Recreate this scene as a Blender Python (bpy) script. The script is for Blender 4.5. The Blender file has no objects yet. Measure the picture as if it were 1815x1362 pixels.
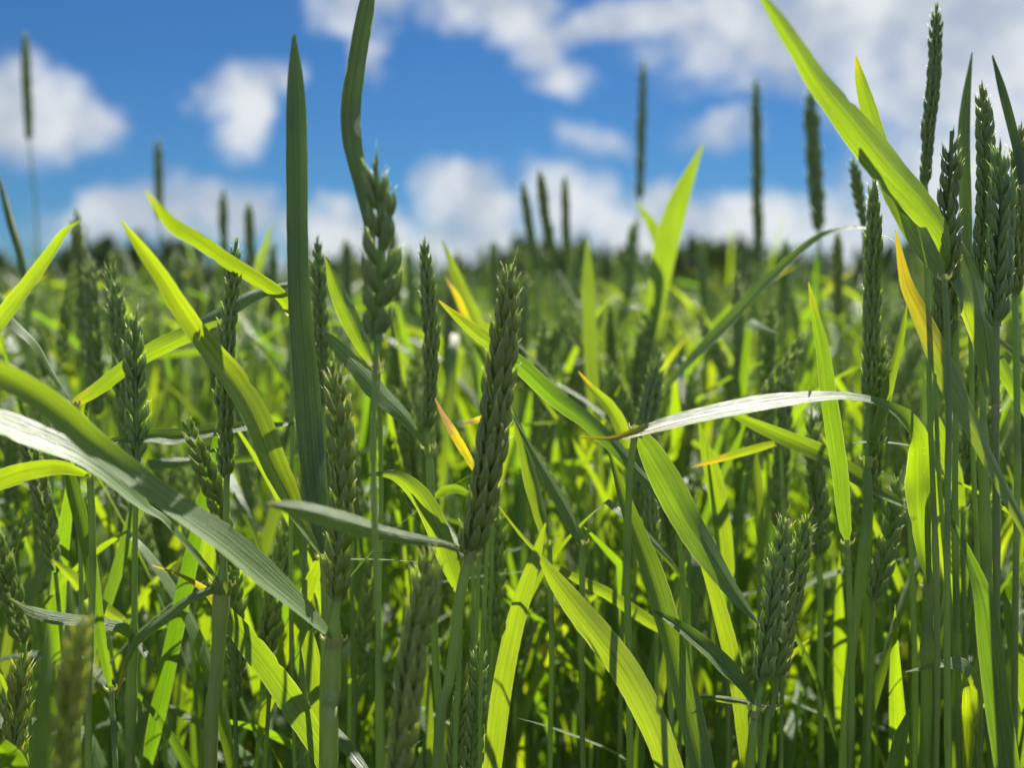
import bpy, math, random
import numpy as np
from mathutils import Vector, Matrix
random.seed(7); np.random.seed(7)
R = math.radians
scene = bpy.context.scene
col = scene.collection

# ------------------------------------------------------------------ camera
W0, H0, FPX = 1815.0, 1362.0, 1900.0            # the photograph's frame and focal length in its pixels
CAM = np.array([0.0, 0.0, 0.80]); PITCH = R(4.4)
cam_d = bpy.data.cameras.new('camera'); cam = bpy.data.objects.new('camera', cam_d); col.objects.link(cam)
cam.location = CAM; cam.rotation_euler = (R(90) - PITCH, 0, 0)
cam_d.sensor_width = 36; cam_d.lens = 36 * FPX / W0
cam_d.clip_start = 0.01; cam_d.clip_end = 5000
cam_d.dof.use_dof = True; cam_d.dof.focus_distance = 0.415; cam_d.dof.aperture_fstop = 6.2
scene.camera = cam
FW = np.array([0, math.cos(PITCH), -math.sin(PITCH)]); UP = np.array([0, math.sin(PITCH), math.cos(PITCH)]); RT = np.array([1.0, 0, 0])
def PX(x, y, d): return CAM + d * (FW + RT * (x - W0/2) / FPX - UP * (y - H0/2) / FPX)
def to_px(p):
    q = np.asarray(p) - CAM; d = q @ FW
    return W0/2 + FPX*(q @ RT)/d, H0/2 - FPX*(q @ UP)/d, d

# ------------------------------------------------------------------ light
SUN_EL, SUN_AZ = R(49), R(14)                    # sun ahead of the camera, a little to the right
SUN = np.array([math.sin(SUN_AZ)*math.cos(SUN_EL), math.cos(SUN_AZ)*math.cos(SUN_EL), math.sin(SUN_EL)])
sd = bpy.data.lights.new('sun', 'SUN'); sun = bpy.data.objects.new('sun', sd); col.objects.link(sun)
sd.energy = 4.3; sd.angle = R(0.53); sd.color = (1.0, 0.95, 0.86)
sun.rotation_euler = Vector(SUN).to_track_quat('Z', 'Y').to_euler(); sun.location = (0, 0, 30)
scene.view_settings.view_transform = 'Standard'; scene.view_settings.look = 'None'
scene.view_settings.exposure = 1.38; scene.view_settings.gamma = 1.0; scene.view_settings.use_curve_mapping = False
scene.cycles.use_denoising = True
scene.cycles.max_bounces = 8; scene.cycles.diffuse_bounces = 4; scene.cycles.transmission_bounces = 6
scene.cycles.glossy_bounces = 3; scene.cycles.sample_clamp_indirect = 6.0
scene.cycles.caustics_reflective = False; scene.cycles.caustics_refractive = False

class NT:
    """Small helper to write node trees as expressions."""
    def __init__(s, tree): s.t = tree; s.n = tree.nodes; s.l = tree.links
    def node(s, typ, **kw):
        n = s.n.new(typ)
        for k, v in kw.items(): setattr(n, k, v)
        return n
    def put(s, sock, v):
        if isinstance(v, bpy.types.NodeSocket): s.l.new(v, sock)
        elif v is not None: sock.default_value = v
    def m(s, op, a, b=None, c=None, clamp=False):
        n = s.node('ShaderNodeMath', operation=op, use_clamp=clamp)
        s.put(n.inputs[0], a); s.put(n.inputs[1], b); s.put(n.inputs[2], c)
        return n.outputs[0]
    def mix(s, f, a, b, blend='MIX'):
        n = s.node('ShaderNodeMix', data_type='RGBA', blend_type=blend)
        s.put(n.inputs[0], f); s.put(n.inputs[6], rgba(a)); s.put(n.inputs[7], rgba(b))
        return n.outputs[2]
    def ramp(s, x, lo, hi, a=0.0, b=1.0):
        n = s.node('ShaderNodeMapRange', interpolation_type='SMOOTHSTEP')
        s.put(n.inputs[0], x); s.put(n.inputs[1], lo); s.put(n.inputs[2], hi); s.put(n.inputs[3], a); s.put(n.inputs[4], b)
        return n.outputs[0]
    def noise(s, vec, scale, detail=3.0, rough=0.55, out=0):
        n = s.node('ShaderNodeTexNoise'); s.put(n.inputs['Vector'], vec)
        n.inputs['Scale'].default_value = scale; n.inputs['Detail'].default_value = detail; n.inputs['Roughness'].default_value = rough
        return n.outputs[out]
    def xyz(s, x, y, z=0.0):
        n = s.node('ShaderNodeCombineXYZ'); s.put(n.inputs[0], x); s.put(n.inputs[1], y); s.put(n.inputs[2], z); return n.outputs[0]
def rgba(c): return (*c, 1.0) if isinstance(c, tuple) and len(c) == 3 else c

# ------------------------------------------------------------------ sky: Nishita with cumulus around the horizon
world = bpy.data.worlds.new('World'); scene.world = world; world.use_nodes = True
k = NT(world.node_tree); k.n.clear()
sky = k.node('ShaderNodeTexSky', sky_type='NISHITA', sun_disc=False)
sky.sun_elevation = SUN_EL; sky.sun_rotation = SUN_AZ; sky.altitude = 300; sky.air_density = 1.0; sky.dust_density = 0.15; sky.ozone_density = 3.0
tc = k.node('ShaderNodeTexCoord'); sp = k.node('ShaderNodeSeparateXYZ'); k.l.new(tc.outputs['Generated'], sp.inputs[0])
dx, dy, dz = sp.outputs
n1 = k.node('ShaderNodeSeparateColor'); k.l.new(k.noise(tc.outputs['Generated'], 9.0, 5.0, 0.6, 1), n1.inputs[0])
az = k.m('ADD', k.m('ARCTAN2', dx, dy), k.m('MULTIPLY', k.m('SUBTRACT', n1.outputs[0], 0.5), 0.17))
el = k.m('ADD', k.m('ARCSINE', dz), k.m('MULTIPLY', k.m('SUBTRACT', n1.outputs[1], 0.5), 0.10))
CLOUDS = [(20,225,95,75,1),(130,248,85,58,1),(425,215,72,66,1),(500,170,45,40,.8),(640,25,95,60,1),(690,125,34,34,.7),
 (880,25,115,65,1),(965,80,65,50,1),(1020,145,75,32,.8),(1190,45,260,34,.9),(1400,150,170,30,.55),(1380,85,210,60,1),(1570,50,260,110,1),(1750,150,190,150,1),
 (1640,340,150,90,1),(1790,330,110,90,1),(230,412,120,44,1),(395,378,95,48,1),(580,430,110,55,1),(640,410,55,60,1),(820,375,90,66,1),
 (760,445,190,56,1),(990,380,85,66,1),(1090,425,120,54,1),(1190,380,80,56,1),(1320,400,120,56,1),(1270,235,60,32,.6),(1470,400,100,56,1),
 (1080,262,70,34,.6),(1560,180,90,90,.8),(330,500,1000,30,.7),(1300,470,700,40,.8)]
cov = None
for (cx, cy, rx, ry, s) in CLOUDS:
    a0, e0 = math.atan((cx - W0/2)/FPX), math.atan((535 - cy)/FPX)
    u = k.m('MULTIPLY', k.m('SUBTRACT', az, a0), FPX/rx/1.38); v = k.m('MULTIPLY', k.m('SUBTRACT', el, e0), FPX/ry/1.38)
    q = k.m('ADD', k.m('MULTIPLY', u, u), k.m('MULTIPLY', v, v))
    b = k.m('MULTIPLY', k.m('SUBTRACT', 1.0, q, clamp=True), s)
    cov = b if cov is None else k.m('MAXIMUM', cov, b)
# the same broken cumulus goes on all round and overhead
pl = k.xyz(k.m('DIVIDE', dx, k.m('ADD', k.m('ABSOLUTE', dz), 0.25)), k.m('DIVIDE', dy, k.m('ADD', k.m('ABSOLUTE', dz), 0.25)))
gen = k.ramp(k.noise(pl, 1.6, 6.0, 0.6), 0.44, 0.60)
outside = k.m('MAXIMUM', k.ramp(k.m('ABSOLUTE', az), 0.50, 0.62), k.ramp(el, 0.27, 0.36))
cov = k.m('MAXIMUM', cov, k.m('MULTIPLY', gen, outside))
fine = k.noise(tc.outputs['Generated'], 28.0, 6.0, 0.62)
mask = k.ramp(k.m('ADD', cov, k.m('MULTIPLY', k.m('MULTIPLY', k.m('SUBTRACT', fine, 0.5), 1.0), k.m('MULTIPLY', cov, 3.0, clamp=True))), 0.0, 1.0)
body = k.noise(tc.outputs['Generated'], 14.0, 4.0, 0.55)
cloudc = k.mix(k.ramp(body, 0.35, 0.65), (7.4, 8.2, 9.4), (11.9, 12.3, 12.6))
skyc = k.mix(1.0, sky.outputs[0], (0.31, 0.64, 0.99), 'MULTIPLY')
full = k.mix(k.m('MULTIPLY', mask, 0.93), skyc, cloudc)
bg = k.node('ShaderNodeBackground'); k.l.new(full, bg.inputs[0]); bg.inputs[1].default_value = 0.0268
wo = k.node('ShaderNodeOutputWorld'); k.l.new(bg.outputs[0], wo.inputs[0])

# ------------------------------------------------------------------ materials
def new_mat(name):
    m = bpy.data.materials.new(name); m.use_nodes = True; kk = NT(m.node_tree); kk.n.clear(); return m, kk
def finish(kk, shader):
    o = kk.node('ShaderNodeOutputMaterial'); kk.l.new(shader, o.inputs[0])
def principled(kk, base, rough, spec=0.5, normal=None):
    p = kk.node('ShaderNodeBsdfPrincipled'); kk.put(p.inputs['Base Color'], rgba(base)); kk.put(p.inputs['Roughness'], rough)
    kk.put(p.inputs['Specular IOR Level'], spec)
    if normal is not None: kk.l.new(normal, p.inputs['Normal'])
    return p.outputs[0]
def plant_inputs(kk):
    at = kk.node('ShaderNodeAttribute', attribute_name='tint'); s = kk.node('ShaderNodeSeparateColor'); kk.l.new(at.outputs['Color'], s.inputs[0])
    t = kk.node('ShaderNodeTexCoord'); x = kk.node('ShaderNodeSeparateXYZ'); kk.l.new(t.outputs['UV'], x.inputs[0])
    return s.outputs[0], s.outputs[1], s.outputs[2], x.outputs[0], x.outputs[1]

def leaf_material():
    m, q = new_mat('wheat_leaf'); rnd, yel, _, u, v = plant_inputs(q)
    seed = q.m('MULTIPLY', rnd, 37.0)
    stri = q.noise(q.xyz(q.m('MULTIPLY', u, 2.2), q.m('MULTIPLY', v, 19.0), seed), 1.0, 3.0, 0.75)       # parallel veins
    patch = q.noise(q.xyz(q.m('MULTIPLY', u, 7.0), q.m('MULTIPLY', v, 1.6), seed), 1.0, 4.0, 0.6)
    rib = q.ramp(q.m('ABSOLUTE', q.m('SUBTRACT', v, 0.5)), 0.0, 0.055, 1.0, 0.0)
    edge = q.ramp(q.m('ABSOLUTE', q.m('SUBTRACT', v, 0.5)), 0.455, 0.495)
    vo = q.node('ShaderNodeTexVoronoi'); q.put(vo.inputs['Vector'], q.xyz(q.m('MULTIPLY', u, 90.0), q.m('MULTIPLY', v, 8.0), seed)); vo.inputs['Scale'].default_value = 1.0
    vc = q.node('ShaderNodeSeparateColor'); q.l.new(vo.outputs['Color'], vc.inputs[0])
    speck = q.m('MULTIPLY', q.ramp(vo.outputs['Distance'], 0.10, 0.17, 1.0, 0.0), q.m('GREATER_THAN', vc.outputs[0], 0.80))
    val = q.m('ADD', 0.02, q.m('ADD', q.m('MULTIPLY', stri, 1.45), q.m('MULTIPLY', patch, 0.46)))
    gray = lambda f: q.xyz(f, f, f)
    yl = q.ramp(q.m('ADD', yel, q.m('MULTIPLY', q.m('SUBTRACT', patch, 0.5), 0.95)), 0.35, 0.95)
    br = q.ramp(q.m('ADD', yel, q.m('ADD', q.m('MULTIPLY', q.m('SUBTRACT', stri, 0.5), 0.9), q.m('MULTIPLY', q.m('SUBTRACT', patch, 0.5), 1.2))), 1.30, 1.60)
    refl = q.mix(rnd, (0.072, 0.118, 0.040), (0.105, 0.148, 0.066))
    refl = q.mix(yl, refl, (0.26, 0.19, 0.025)); refl = q.mix(br, refl, (0.20, 0.085, 0.03))
    refl = q.mix(1.0, refl, gray(val), 'MULTIPLY'); refl = q.mix(q.m('MULTIPLY', speck, 0.6), refl, (0.30, 0.34, 0.18))
    refl = q.mix(q.m('MULTIPLY', edge, 0.5), refl, (0.20, 0.25, 0.11))
    trn = q.mix(rnd, (0.092, 0.186, 0.0022), (0.225, 0.285, 0.0024))
    trn = q.mix(yl, trn, (0.36, 0.28, 0.008)); trn = q.mix(br, trn, (0.22, 0.140, 0.045))
    trn = q.mix(1.0, trn, gray(val), 'MULTIPLY'); trn = q.mix(q.m('MULTIPLY', speck, 0.55), trn, (0.42, 0.45, 0.10))
    trn = q.mix(q.m('MULTIPLY', rib, 0.25), trn, (0.06, 0.10, 0.01)); trn = q.mix(q.m('MULTIPLY', edge, 0.4), trn, (0.36, 0.40, 0.10))
    bp = q.node('ShaderNodeBump'); bp.inputs['Strength'].default_value = 0.8; bp.inputs['Distance'].default_value = 0.0010
    q.l.new(q.m('ADD', stri, q.m('MULTIPLY', rib, 0.8)), bp.inputs['Height'])
    p = principled(q, refl, q.m('ADD', 0.33, q.m('MULTIPLY', patch, 0.20)), 0.50, bp.outputs[0])
    tr = q.node('ShaderNodeBsdfTranslucent'); q.l.new(trn, tr.inputs[0])
    ad = q.node('ShaderNodeAddShader'); q.l.new(p, ad.inputs[0]); q.l.new(tr.outputs[0], ad.inputs[1]); finish(q, ad.outputs[0]); return m
def stem_material():
    m, q = new_mat('wheat_stem'); rnd, yel, _, u, v = plant_inputs(q)
    t = q.node('ShaderNodeTexCoord')
    stri = q.noise(q.xyz(q.m('MULTIPLY', u, 6.0), q.m('MULTIPLY', v, 26.0), q.m('MULTIPLY', rnd, 19.0)), 1.0, 3.0)
    c = q.mix(rnd, (0.115, 0.188, 0.064), (0.170, 0.235, 0.094)); c = q.mix(yel, c, (0.34, 0.34, 0.14))
    f = q.m('ADD', 0.6, q.m('MULTIPLY', stri, 0.8)); c = q.mix(1.0, c, q.xyz(f, f, f), 'MULTIPLY')
    bp = q.node('ShaderNodeBump'); bp.inputs['Strength'].default_value = 0.3; bp.inputs['Distance'].default_value = 0.0004; q.l.new(stri, bp.inputs['Height'])
    p = principled(q, c, 0.36, 0.6, bp.outputs[0])
    tr = q.node('ShaderNodeBsdfTranslucent'); tr.inputs[0].default_value = (0.13, 0.19, 0.010, 1)
    ad = q.node('ShaderNodeAddShader'); q.l.new(p, ad.inputs[0]); q.l.new(tr.outputs[0], ad.inputs[1]); finish(q, ad.outputs[0]); return m
def ear_material():
    m, q = new_mat('wheat_ear'); rnd, yel, _, u, v = plant_inputs(q)
    oi = q.node('ShaderNodeObjectInfo')
    tcn = q.node('ShaderNodeTexCoord')
    stri = q.noise(q.xyz(q.m('MULTIPLY', u, 3.0), q.m('MULTIPLY', v, 22.0), q.m('MULTIPLY', oi.outputs['Random'], 9.0)), 1.0, 3.0)
    c = q.mix(q.m('MULTIPLY', oi.outputs['Random'], 0.6), (0.142, 0.205, 0.074), (0.205, 0.255, 0.094)); c = q.mix(1.0, c, oi.outputs['Color'], 'MULTIPLY')
    pale = q.m('MAXIMUM', q.ramp(u, 0.72, 0.97), q.m('MULTIPLY', q.ramp(q.m('ABSOLUTE', q.m('SUBTRACT', v, 0.52)), 0.0, 0.16, 1.0, 0.0), 0.45))
    c = q.mix(q.m('MULTIPLY', pale, 0.85), c, (0.40, 0.42, 0.22)); c = q.mix(yel, c, (0.26, 0.22, 0.06))
    f = q.m('ADD', 0.55, q.m('MULTIPLY', stri, 0.9)); c = q.mix(1.0, c, q.xyz(f, f, f), 'MULTIPLY')
    bp = q.node('ShaderNodeBump'); bp.inputs['Strength'].default_value = 0.4; bp.inputs['Distance'].default_value = 0.0004; q.l.new(stri, bp.inputs['Height'])
    p = principled(q, c, 0.42, 0.5, bp.outputs[0])
    tr = q.node('ShaderNodeBsdfTranslucent'); q.l.new(q.mix(1.0, q.mix(pale, (0.135, 0.198, 0.012), (0.38, 0.41, 0.11)), oi.outputs['Color'], 'MULTIPLY'), tr.inputs[0])
    ad = q.node('ShaderNodeAddShader'); q.l.new(p, ad.inputs[0]); q.l.new(tr.outputs[0], ad.inputs[1]); finish(q, ad.outputs[0]); return m
def simple_material(name, ca, cb, scale, rough, trans=None, spec=0.3):
    m, q = new_mat(name); t = q.node('ShaderNodeTexCoord')
    n = q.noise(t.outputs['Object'], scale, 5.0, 0.6)
    bp = q.node('ShaderNodeBump'); bp.inputs['Strength'].default_value = 0.5; q.l.new(n, bp.inputs['Height'])
    p = principled(q, q.mix(q.ramp(n, 0.3, 0.7), ca, cb), rough, spec, bp.outputs[0])
    if trans:
        tr = q.node('ShaderNodeBsdfTranslucent'); tr.inputs[0].default_value = rgba(trans)
        ad = q.node('ShaderNodeAddShader'); q.l.new(p, ad.inputs[0]); q.l.new(tr.outputs[0], ad.inputs[1]); p = ad.outputs[0]
    finish(q, p); return m
M_LEAF, M_STEM, M_EAR = leaf_material(), stem_material(), ear_material()
M_PALE = simple_material('pale_membrane', (0.42, 0.42, 0.22), (0.60, 0.56, 0.36), 300, 0.5, (0.3, 0.3, 0.12))
M_SOIL = simple_material('soil', (0.06, 0.042, 0.026), (0.13, 0.095, 0.06), 14, 0.9)
M_FIELD = simple_material('far_crop', (0.035, 0.060, 0.012), (0.075, 0.105, 0.02), 3.0, 1.0, (0.05, 0.08, 0.004), 0.0)
M_TREE = simple_material('forest_foliage', (0.060, 0.085, 0.060), (0.105, 0.135, 0.085), 0.6, 1.0, (0.02, 0.04, 0.004))
M_BARK = simple_material('bark', (0.06, 0.045, 0.03), (0.11, 0.085, 0.06), 3.0, 0.9)
MATS = [M_LEAF, M_STEM, M_EAR, M_PALE]

# ------------------------------------------------------------------ geometry buffers
class Geo:
    """Vertices, faces (quads or triangles), per-vertex uv and tint, and a material index for each face."""
    def __init__(s): s.v, s.uv, s.t, s.q, s.qm, s.n = [], [], [], [], [], 0
    def add(s, v, uv, t, q, mi):
        s.v.append(np.asarray(v, float)); s.uv.append(np.asarray(uv, float)); s.t.append(np.broadcast_to(np.asarray(t, float), (len(v), 3)))
        s.q.append(np.asarray(q, int) + s.n); s.qm.append(np.full(len(q), mi)); s.n += len(v)
    def pack(s):
        return (np.concatenate(s.v), np.concatenate(s.uv), np.concatenate(s.t), np.concatenate(s.q), np.concatenate(s.qm))
    def join(s, packed, mat=None, tint=None):
        v, uv, t, q, qm = packed
        if mat is not None: v = v @ mat[:3, :3].T + mat[:3, 3]
        if tint is not None: t = np.column_stack([np.full(len(v), tint), t[:, 1], t[:, 2]])
        s.v.append(v); s.uv.append(uv); s.t.append(t); s.q.append(q + s.n); s.qm.append(qm); s.n += len(v)
def mesh_from(packed, name):
    v, uv, t, q, qm = packed
    me = bpy.data.meshes.new(name)
    tri = q[:, 3] == q[:, 2]
    ln = np.where(tri, 3, 4); starts = np.concatenate([[0], np.cumsum(ln)[:-1]])
    keep = np.ones(q.shape, bool); keep[tri, 3] = False
    loops = q[keep]
    me.vertices.add(len(v)); me.vertices.foreach_set('co', v.astype(np.float32).ravel())
    me.loops.add(len(loops)); me.loops.foreach_set('vertex_index', loops.astype(np.int32))
    me.polygons.add(len(q)); me.polygons.foreach_set('loop_start', starts.astype(np.int32)); me.polygons.foreach_set('loop_total', ln.astype(np.int32))
    used = sorted(set(qm.tolist())); remap = {m: i for i, m in enumerate(used)}
    for m in used: me.materials.append(MATS[m])
    me.polygons.foreach_set('material_index', np.array([remap[m] for m in qm.tolist()], np.int32))
    me.polygons.foreach_set('use_smooth', np.ones(len(q), bool))
    ul = me.uv_layers.new(name='UVMap'); ul.data.foreach_set('uv', uv[loops].astype(np.float32).ravel())
    ca = me.color_attributes.new('tint', 'FLOAT_COLOR', 'POINT')
    ca.data.foreach_set('color', np.column_stack([t, np.ones(len(t))]).astype(np.float32).ravel())
    me.update(calc_edges=True); return me
def link(name, me, parent=None, loc=(0, 0, 0)):
    o = bpy.data.objects.new(name, me); col.objects.link(o); o.location = loc
    if parent is not None: o.parent = parent
    return o
def unit(a):
    a = np.asarray(a, float); return a / np.maximum(np.linalg.norm(a, axis=-1, keepdims=True), 1e-12)
def spline(ctrl, n):
    """Catmull-Rom through the rows of ctrl, n samples evenly spread over the chord length of the first three columns."""
    c = np.asarray(ctrl, float)
    if len(c) == 2: c = np.array([c[0], (c[0]+c[1])/2, c[1]])
    e = np.vstack([2*c[0]-c[1], c, 2*c[-1]-c[-2]])
    seg = np.linalg.norm(np.diff(c[:, :3], axis=0), axis=1); L = np.concatenate([[0], np.cumsum(seg)])
    out = []
    for s in np.linspace(0, L[-1], n):
        i = min(int(np.searchsorted(L, s, 'right')) - 1, len(c) - 2); t = (s - L[i]) / max(seg[i], 1e-9)
        p0, p1, p2, p3 = e[i], e[i+1], e[i+2], e[i+3]
        out.append(0.5*((2*p1) + (p2-p0)*t + (2*p0-5*p1+4*p2-p3)*t*t + (3*p1-p0-3*p2+p3)*t**3))
    return np.array(out)
def ribbon(P, Wd, Nn, hw, rnd, yel, cross=4, fold=0.18, wav=0.0, mi=0):
    n = len(P); c = np.linspace(-1, 1, cross + 1)
    u = np.linspace(0, 1, n); ph = random.random()*6.28
    c = np.broadcast_to(c, (n, cross+1)).copy()
    if cross >= 6:                                                   # slightly uneven margins with a few nicks
        for k_ in (0, -1): c[:, k_] *= 1 + 0.012*np.random.randn(n) - 0.16*(np.random.rand(n) < 0.012)
    ripple = wav*np.sin(u*random.uniform(14, 24) + ph)
    v = (P[:, None, :] + Wd[:, None, :]*(hw[:, None]*c)[:, :, None]
         + Nn[:, None, :]*(hw[:, None]*(fold*(np.abs(c)**1.2) + ripple[:, None]*(c**3)))[:, :, None])
    uv = np.stack(np.broadcast_arrays(u[:, None], (np.linspace(-1, 1, cross+1)[None, :]+1)/2), -1)
    t = np.stack([np.full((n, cross+1), rnd), np.broadcast_to(np.asarray(yel)[:, None], (n, cross+1)), np.zeros((n, cross+1))], -1)
    a = (np.arange(n-1)[:, None]*(cross+1) + np.arange(cross)[None, :]).ravel()
    q = np.stack([a, a+1, a+cross+2, a+cross+1], 1)
    return v.reshape(-1, 3), uv.reshape(-1, 2), t.reshape(-1, 3), q, mi
def tube(P, rad, rnd, yel=0.0, sides=7, mi=1):
    P = np.asarray(P, float); n = len(P); T = unit(np.gradient(P, axis=0))
    ref = np.array([1.0, 0.13, 0.07]); A = unit(ref - (T @ ref)[:, None]*T); B = np.cross(T, A)
    th = np.linspace(0, 2*math.pi, sides, endpoint=False)
    rad = np.broadcast_to(np.asarray(rad, float), (n,)); yel = np.broadcast_to(np.asarray(yel, float), (n,))
    v = P[:, None, :] + rad[:, None, None]*(np.cos(th)[None, :, None]*A[:, None, :] + np.sin(th)[None, :, None]*B[:, None, :])
    L = np.concatenate([[0], np.cumsum(np.linalg.norm(np.diff(P, axis=0), axis=1))])
    uv = np.stack(np.broadcast_arrays((L*4)[:, None], (np.abs(th-math.pi)/math.pi)[None, :]), -1)
    t = np.stack([np.full((n, sides), rnd), np.broadcast_to(yel[:, None], (n, sides)), np.zeros((n, sides))], -1)
    i, j = np.meshgrid(np.arange(n-1), np.arange(sides), indexing='ij'); j2 = (j+1) % sides
    q = np.stack([i*sides+j, i*sides+j2, (i+1)*sides+j2, (i+1)*sides+j], -1).reshape(-1, 4)
    return v.reshape(-1, 3), uv.reshape(-1, 2), t.reshape(-1, 3), q, mi

# ------------------------------------------------------------------ ears: florets, spikelets, whole ears
def floret(g, org, dirv, out, length, rad, awn, sides=8, rings=6, mi=2):
    """A pointed boat-shaped husk along dirv, bellied towards out, with an awn tip of the given length."""
    d = unit(dirv); o = unit(out - (out @ d)*d); s = np.cross(d, o)
    th = np.linspace(0, 2*math.pi, sides, endpoint=False); V, U = [], []
    for i in range(rings):
        t = i/(rings-1)*0.96; r = rad*(0.30 + 0.85*math.sin(math.pi*min(1, t*0.92 + 0.10))**0.9)*(1 - 0.55*t**3)
        c = org + d*length*t + o*rad*(0.9*math.sin(math.pi*t) + 0.7*max(0, t-0.6)**1.5*2.0)
        for a in th: V.append(c + o*math.cos(a)*r*0.85 + s*math.sin(a)*r); U.append((t, abs(a-math.pi)/math.pi))
    tip = org + d*(length + awn) + o*(awn*random.uniform(0.1, 0.6) + rad*0.5) + s*awn*random.uniform(-0.2, 0.2)
    V.append(tip); U.append((1.0, 0.5)); Q = []
    for i in range(rings-1):
        for j in range(sides): Q.append((i*sides+j, i*sides+(j+1) % sides, (i+1)*sides+(j+1) % sides, (i+1)*sides+j))
    b = (rings-1)*sides
    for j in range(sides): Q.append((b+j, b+(j+1) % sides, len(V)-1, len(V)-1))
    g.add(V, U, (0.5, 0.0, 0.0), Q, mi)
def spikelet_geo(seed, awn, sides=8, rings=6, n=3):
    """Local frame: +Z along the ear, +X away from the axis, Y across. Metres, for an ear 12 mm wide."""
    random.seed(seed); g = Geo(); X, Z = np.array([1.0, 0, 0]), np.array([0, 0, 1.0]); j = lambda a: random.uniform(-a, a)
    for s in (-1, 1):                                                # two glumes outside
        floret(g, np.array([0.0006, s*0.0013, 0.0]), np.array([0.12+j(.04), s*0.15, 1.0]), np.array([0.7, s*0.8, 0]), 0.0098+j(.0010), 0.00142, awn*0.5+0.0010, sides, rings)
    if n >= 3:
        for s in (-1, 1):
            floret(g, np.array([0.0012, s*0.0011, 0.0010]), np.array([0.17+j(.05), s*0.20+j(.04), 1.0]), np.array([1.0, s*0.5, 0]), 0.0122+j(.0014), 0.00150, awn*random.uniform(.6, 1.2)+0.0008, sides, rings)
    floret(g, np.array([0.0016, 0.0, 0.0018]), np.array([0.20+j(.06), j(.06), 1.0]), X, 0.0114+j(.0014), 0.00155, awn*random.uniform(.4, 1.1)+0.0008, sides, rings)
    return g.pack()
SPK = [spikelet_geo(100+i, 0.0013) for i in range(6)]; SPK_AWN = [spikelet_geo(200+i, 0.0055) for i in range(3)]
SPK_LOW = [spikelet_geo(300+i, 0.001, 4, 3, 1) for i in range(3)]
SPK_TINY = []
for i in range(3):                                                    # one husk for a whole spikelet, for ears far off
    random.seed(400 + i); g = Geo(); floret(g, np.array([0.001, 0, 0.0]), np.array([0.2, random.uniform(-.08, .08), 1.0]), np.array([1.0, 0, 0]), 0.0112, 0.0029, 0.001, 4, 3); SPK_TINY.append(g.pack())
SPK_MESH = [mesh_from(p, 'spikelet') for p in SPK]; SPK_AWN_MESH = [mesh_from(p, 'spikelet') for p in SPK_AWN]
random.seed(11)
def ear_frames(path, width, phi, face):
    """4x4 frames of the spikelets along path (base to tip); face = unit vector towards the viewer, phi turns the two rows about the axis."""
    sc = width/0.0137; L = np.linalg.norm(np.diff(path, axis=0), axis=1).sum(); n = max(7, int(round(L*0.93/(random.uniform(.0036, .0046)*sc))))
    pp = spline(path, n*2 + 1); T = unit(np.gradient(pp, axis=0)); out = []; e_form = random.uniform(.08, .34); loose = random.uniform(.04, .16)
    for i in range(n):
        k_ = int(i*2*0.95); t = T[k_]; a = unit(np.cross(t, face)); f = np.cross(a, t)
        x = (a*math.cos(phi) + f*math.sin(phi))*(1 if i % 2 else -1)
        x = unit(x + loose*np.random.randn(3)); x = unit(x - (x @ t)*t); t = unit(t + 0.5*loose*np.random.randn(3)); x = unit(x - (x @ t)*t); y = np.cross(t, x)
        fr = i/(n-1); s = sc*(0.70 + 0.38*math.sin(math.pi*min(1, e_form + fr*(0.86 - e_form))))*(1 - 0.25*max(0, fr-0.8)/0.2)*random.uniform(.94, 1.06)
        m = np.eye(4); m[:3, 0] = x*s; m[:3, 1] = y*s; m[:3, 2] = t*s; m[:3, 3] = pp[k_] + x*0.0004*sc; out.append((m, fr))
    t = T[-1]; a = unit(np.cross(t, face)); m = np.eye(4); s = sc*0.72            # one upright spikelet closes the tip
    m[:3, 0] = a*s*0.35; m[:3, 1] = np.cross(t, a)*s; m[:3, 2] = t*s; m[:3, 3] = pp[int(n*2*0.95)]; out.append((m, 1.0))
    return out, pp, sc
def ear_joined(g, path, width, phi, face, low, tint):
    fr, pp, sc = ear_frames(path, width, phi, face)
    for m, f in fr: g.join(random.choice((SPK_TINY if low == 2 else SPK_LOW) if low else (SPK_AWN if f > 0.86 else SPK)), m, tint)
    return g

# ------------------------------------------------------------------ the setting: ground, far crop, forest
def grid_sheet(name, xs, ys, fz, mat, kind='structure'):
    X, Y = np.meshgrid(xs, ys); Z = fz(X, Y); v = np.stack([X, Y, Z], -1).reshape(-1, 3); nx = len(xs)
    i, j = np.meshgrid(np.arange(len(ys)-1), np.arange(nx-1), indexing='ij'); a = (i*nx + j).ravel()
    me = bpy.data.meshes.new(name); me.from_pydata(v.tolist(), [], np.stack([a, a+1, a+nx+1, a+nx], 1).tolist()); me.materials.append(mat)
    me.polygons.foreach_set('use_smooth', np.ones(len(me.polygons), bool)); o = link(name, me); o['kind'] = kind; return o
def rise(X, Y):   # the field climbs gently to the forest, a little more on the right
    d = np.maximum(0, Y - 14); return d*0.004 + np.maximum(0, d)*np.clip(X/np.maximum(Y, 1) + 0.1, 0, 1)*0.022
sx = np.concatenate([-np.geomspace(900, 6, 26), np.linspace(-5, 5, 41), np.geomspace(6, 900, 26)])
sy = np.concatenate([-np.geomspace(300, 6, 14), np.linspace(-5, 9, 50), np.geomspace(10, 2500, 34)])
def soil_h(X, Y): return rise(X, Y) + 0.012*np.sin(X*23 + np.sin(Y*7))*np.cos(Y*19 + 1.7*np.sin(X*5))*(np.abs(X) < 6)*(np.abs(Y) < 10)
ground = grid_sheet('ground', sx, sy, soil_h, M_SOIL); ground['label'] = 'brown soil under the wheat'
fx = np.linspace(-1, 1, 221); fy = np.geomspace(7.5, 175, 120)
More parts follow.
